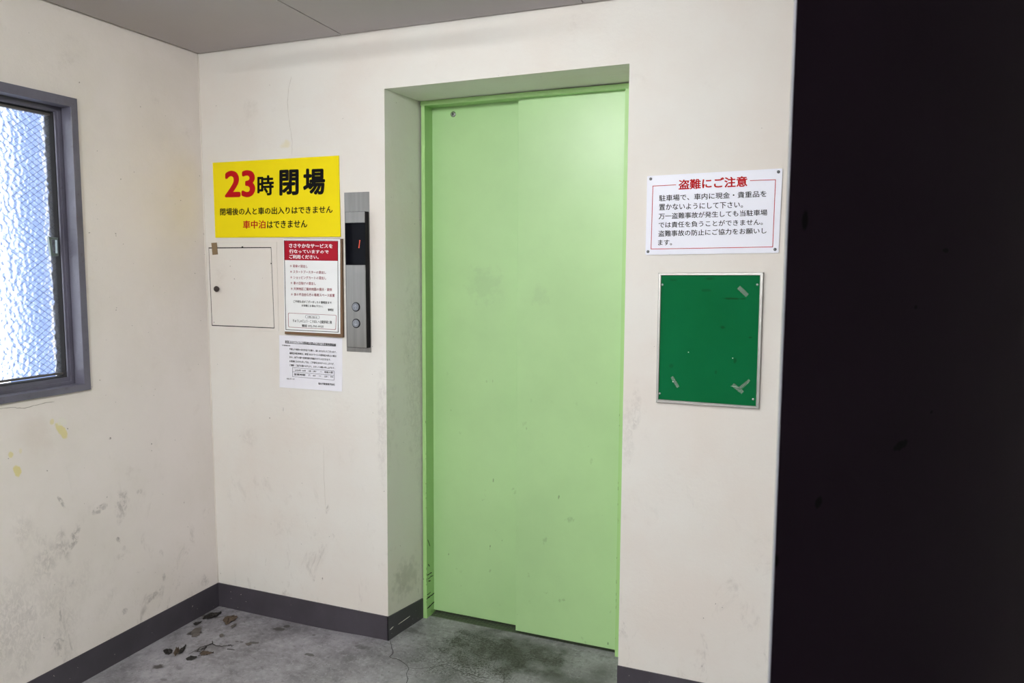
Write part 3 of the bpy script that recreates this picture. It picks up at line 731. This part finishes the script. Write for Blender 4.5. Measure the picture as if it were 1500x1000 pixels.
def line(bm, a_, b_, wd):
    A, B = Vector(R(*a_, y)), Vector(R(*b_, y)); t = (B-A).normalized(); nn = Vector((-t.y, t.x))*wd/2
    prism_y(bm, [tuple(A+nn), tuple(B+nn), tuple(B-nn), tuple(A-nn)], y-.0001, y+.0003)
for a_, b_ in (((318, 752), (1272, 830)), ((318, 850), (1272, 930)), ((318, 958), (1272, 1040)), ((318, 752), (318, 958)), ((1272, 830), (1272, 1040))): line(bm, a_, b_, .0011)
build('table_rules', bm, M_grey, pn)
bm = bmesh.new(); line(bm, (150, 190), (1312, 264), .0012); build('underline', bm, M_ink, pn)

# ------------------------------------------------------------------ call panel
cpn = empty('lift_call_panel'); tag(cpn, 'tall steel lift call panel with black display and two buttons', 'call panel')
build('back_plate', bx(.6925, .8045, -.0025, -.0001, 1.160, 1.7735, bev=.0006), M_steel, cpn)
build('body', bx(.7125, .8020, -.0275, -.0025, 1.1795, 1.6985, bev=.0006), M_black, cpn)
build('top_cover', bx(.7155, .8010, -.0305, -.0275, 1.6565, 1.6975, bev=.0005), M_steel, cpn)
dp = build('display', bx(.7130, .8015, -.0300, -.0275, 1.4975, 1.6563), M_glassblack, cpn)
lp = build('lower_cover', bx(.7155, .8010, -.0305, -.0275, 1.1810, 1.4970, bev=.0005), M_steel, cpn)
bm = bmesh.new()
A = Vector(onw(527.0, 352.5, -.0303)); B = Vector(onw(525.8, 362.2, -.0303))
for k in range(5):
    p = A.lerp(B, k/4.0); s_ = .0021 if k in (0, 4) else .0016
    box(bm, p.x-s_, p.x+s_*.9, -.0304, -.0300, p.y-.0024, p.y+.0024)
build('digit', bm, M_digit, dp)
for zc, sgn in ((1.3370, 1), (1.2738, -1)):
    x = .7575
    build('button_ring', disc_y(bmesh.new(), x, zc, [(.0180, -.0300), (.0180, -.0318), (.0160, -.0322)], 28), M_black, cpn)
    bt = build('button', disc_y(bmesh.new(), x, zc, [(.0150, -.0310), (.0150, -.0335), (.0138, -.0345)], 28), M_button, cpn)
    bm = bmesh.new()
    for dx in (-1, 1): ribbon(bm, [(x, -.0345, zc+sgn*.0075), (x+dx*.0065, -.0345, zc+sgn*.001)], (0, -1, 0), .0028, .0004)
    ribbon(bm, [(x, -.0345, zc+sgn*.006), (x, -.0345, zc-sgn*.008)], (0, -1, 0), .0026, .0004)
    build('arrow', bm, M_mark, bt)

# ------------------------------------------------------------------ ceiling lamp and an added fill lamp (above the frame of the photograph)
s = NT('lit_tube', .5); s.base((1, 1, 1, 1)); s.b.inputs['Emission Color'].default_value = (.985, .995, .985, 1); s.b.inputs['Emission Strength'].default_value = TUBE_STRENGTH
M_tube = s.m
s = NT('fill_tube', .5); s.base((1, 1, 1, 1)); s.b.inputs['Emission Color'].default_value = (.985, .995, .985, 1); s.b.inputs['Emission Strength'].default_value = FILL_TUBE_STRENGTH
M_tube_fill = s.m
def tube(x0, x1, r, y, z, mat, name, parent, n=12):
    bm = bmesh.new(); ra = [[bm.verts.new((x, y+r*math.cos(2*math.pi*k/n), z+r*math.sin(2*math.pi*k/n))) for k in range(n)] for x in (x0, x1)]
    for k in range(n): bm.faces.new((ra[0][k], ra[0][(k+1) % n], ra[1][(k+1) % n], ra[1][k]))
    bm.faces.new(ra[0]); bm.faces.new(ra[1][::-1]); return build(name, bm, mat, parent, False)
for LXc, LY, lab in ((1.28, -1.60, 'short fluorescent batten on the ceiling nearest the lift'), (1.70, -3.30, 'unseen fluorescent batten added far from the lift as fill light')):  # second one is invented fill, evening the walls from top to floor
    lf = empty('lamp_and_fill'); tag(lf, lab, 'lamp', 'ceiling lamps')
    build('housing', bx(LXc-.33, LXc+.33, LY-(.045 if LY > -2 else .075), LY+(.045 if LY > -2 else .075), 2.322, 2.3575, bev=.004), M_white, lf)
    if LY > -2: tube(LXc-.29, LXc+.29, .014, LY, 2.296, M_tube, 'tube', lf)
    else:
        for dy in (-.048, 0, .048): tube(LXc-.29, LXc+.29, .014, LY+dy, 2.296, M_tube_fill, 'tube', lf)
    for sx in (-1, 1): build('end_cap', bx(LXc+sx*.305-.012, LXc+sx*.305+.012, LY-(.018 if LY > -2 else .066), LY+(.018 if LY > -2 else .066), 2.280, 2.325, bev=.002), M_white, lf)

# ------------------------------------------------------------------ litter in the corner
def litter(outline, mat, name, label, cat, hump=.006, edge=.001, seed=1):
    """crumpled leaf: outline in detail pixels (origin 220, 880, factor 8.33)"""
    rnd = random.Random(seed)
    P = [on(220+a_/8.33, 880+b_/8.33, 2, .003) for a_, b_ in outline]
    c_ = sum(P, Vector())/len(P); P2 = []
    for k, p in enumerate(P):                       # ragged, torn outline
        q = P[(k+1) % len(P)]
        for t in (0, .33, .66):
            v = p.lerp(q, t) - c_; P2.append(c_ + v*1.14*(rnd.uniform(.86, 1.14) if t else 1))
    P = P2; n = len(P)
    bm = bmesh.new(); rings = []
    for f_ in (1, .66, .33):
        rings.append([bm.verts.new((c_.x+(p.x-c_.x)*f_, c_.y+(p.y-c_.y)*f_, .0012+edge+(1-f_)*hump+rnd.uniform(0, hump*.7))) for p in P])
    top = bm.verts.new((c_.x, c_.y, .002+hump*rnd.uniform(.4, .9)))
    low = [bm.verts.new((v.co.x, v.co.y, max(.0002, v.co.z-.0012))) for v in rings[0]]; bot = bm.verts.new((c_.x, c_.y, .0004))
    for a_, b_ in zip(rings, rings[1:]):
        for k in range(n): bm.faces.new((a_[k], a_[(k+1) % n], b_[(k+1) % n], b_[k]))
    for k in range(n):
        bm.faces.new((rings[-1][k], rings[-1][(k+1) % n], top)); bm.faces.new((low[(k+1) % n], low[k], bot)); bm.faces.new((rings[0][(k+1) % n], rings[0][k], low[k], low[(k+1) % n]))
    return tag(build(name, bm, mat), label, cat)
litter([(655, 215), (690, 175), (740, 150), (800, 150), (850, 135), (855, 150), (815, 180), (770, 195), (725, 210), (680, 208)], M_leaf_dark, 'dead_leaf', 'blackened ragged leaf in the corner against the left skirting', 'leaf', .008, .001, 2)
litter([(900, 225), (925, 195), (965, 190), (1020, 178), (1055, 205), (1030, 230), (980, 255), (930, 282), (905, 250)], M_leaf_brown, 'dead_leaf', 'broad brown dead leaf nearest the back skirting', 'leaf', .007, .001, 3)
litter([(530, 275), (550, 262), (580, 262), (625, 248), (600, 270), (570, 288), (540, 288)], M_leaf_dark, 'dead_leaf', 'tiny black leaf shred by the left skirting', 'leaf', .004, .0005, 4)
litter([(505, 400), (515, 365), (560, 330), (622, 332), (612, 365), (590, 380), (600, 405), (560, 425), (510, 425)], M_leaf_grey, 'dead_leaf', 'flat grey leaf trodden into the concrete near the corner', 'leaf', .0015, .0003, 5)
litter([(165, 610), (195, 590), (240, 588), (268, 605), (255, 632), (215, 646), (185, 640)], M_leaf_dark, 'dead_leaf', 'round curled black leaf furthest left on the floor', 'leaf', .006, .001, 6)
litter([(290, 625), (315, 580), (345, 575), (355, 605), (335, 640), (300, 672), (292, 650)], M_leaf_brown, 'dead_leaf', 'curled brown leaf beside the round black one', 'leaf', .009, .001, 7)
litter([(350, 630), (365, 590), (400, 575), (430, 540), (425, 580), (400, 620), (365, 642)], M_leaf_dark, 'dead_leaf', 'narrow dark leaf touching the curled brown one', 'leaf', .007, .001, 8)
litter([(443, 705), (465, 682), (510, 675), (560, 680), (545, 702), (500, 715), (455, 718)], M_leaf_dark, 'dead_leaf', 'oval black leaf just below the dried sprig', 'leaf', .006, .001, 9)
litter([(985, 312), (1010, 290), (1050, 276), (1040, 300), (1000, 326)], M_leaf_grey, 'dead_leaf', 'small grey curl in front of the broad brown leaf', 'leaf', .005, .0005, 10)
litter([(845, 415), (865, 398), (890, 402), (892, 425), (865, 435), (848, 430)], M_leaf_grey, 'dead_leaf', 'pale grey round scrap above the dried sprig', 'leaf', .002, .0004, 11)
litter([(1165, 515), (1200, 505), (1240, 510), (1225, 528), (1190, 536)], M_leaf_grey, 'dead_leaf', 'thin grey scrap right of the dried sprig', 'leaf', .002, .0004, 12)
# dried sprig: stem and twigs lying on the floor
spg = empty('dried_sprig'); tag(spg, 'dark branching dried sprig lying on the concrete in the corner', 'twig')
def twig(pts, r, z=.003):
    bm = bmesh.new(); P = [on(220+a_/8.33, 880+b_/8.33, 2, z) for a_, b_ in pts]
    Q = []
    for a_, b_ in zip(P, P[1:]):
        for k in range(3): q = a_.lerp(b_, k/3); Q.append(q+Vector((random.uniform(-.0006, .0006), random.uniform(-.0006, .0006), random.uniform(-.001, .001))))
    Q.append(P[-1]); prev = None; n = 6
    for i, q in enumerate(Q):
        t = (Q[min(i+1, len(Q)-1)]-Q[max(i-1, 0)]).normalized(); s1 = t.cross(Vector((0, 0, 1))).normalized(); s2 = s1.cross(t)
        rr = r*(1-.6*i/len(Q))
        ring = [bm.verts.new(q+s1*rr*math.cos(6.283*k/n)+s2*rr*math.sin(6.283*k/n)) for k in range(n)]
        if prev:
            for k in range(n): bm.faces.new((prev[k], prev[(k+1) % n], ring[(k+1) % n], ring[k]))
        else: bm.faces.new(ring)
        prev = ring
    bm.faces.new(prev[::-1])
    return bm
build('stem', twig([(758, 490), (765, 520), (800, 545), (870, 552), (950, 542), (1020, 540)], .0016), M_leaf_dark, spg, True)
for pts in ([(765, 515), (700, 540), (620, 560), (560, 600), (470, 645)], [(700, 540), (650, 572), (590, 600), (545, 622)], [(690, 560), (640, 590), (600, 615)], [(775, 620), (720, 630), (650, 650), (580, 665)],
            [(770, 632), (700, 612), (650, 615), (610, 640)], [(700, 655), (650, 632), (610, 632), (600, 650)], [(940, 585), (980, 590), (1028, 594)], [(950, 542), (985, 532), (1000, 560)], [(690, 545), (655, 600), (640, 640)], [(600, 570), (570, 610), (620, 625), (680, 618)]):
    build('twig', twig(pts, .0014, .0025), M_leaf_dark, spg, True)
litter([(610, 640), (640, 610), (700, 612), (760, 625), (720, 640), (660, 655), (625, 655)], M_leaf_brown, 'dead_leaf', 'shrivelled leaf tangled in the dried sprig', 'leaf', .003, .0005, 14)
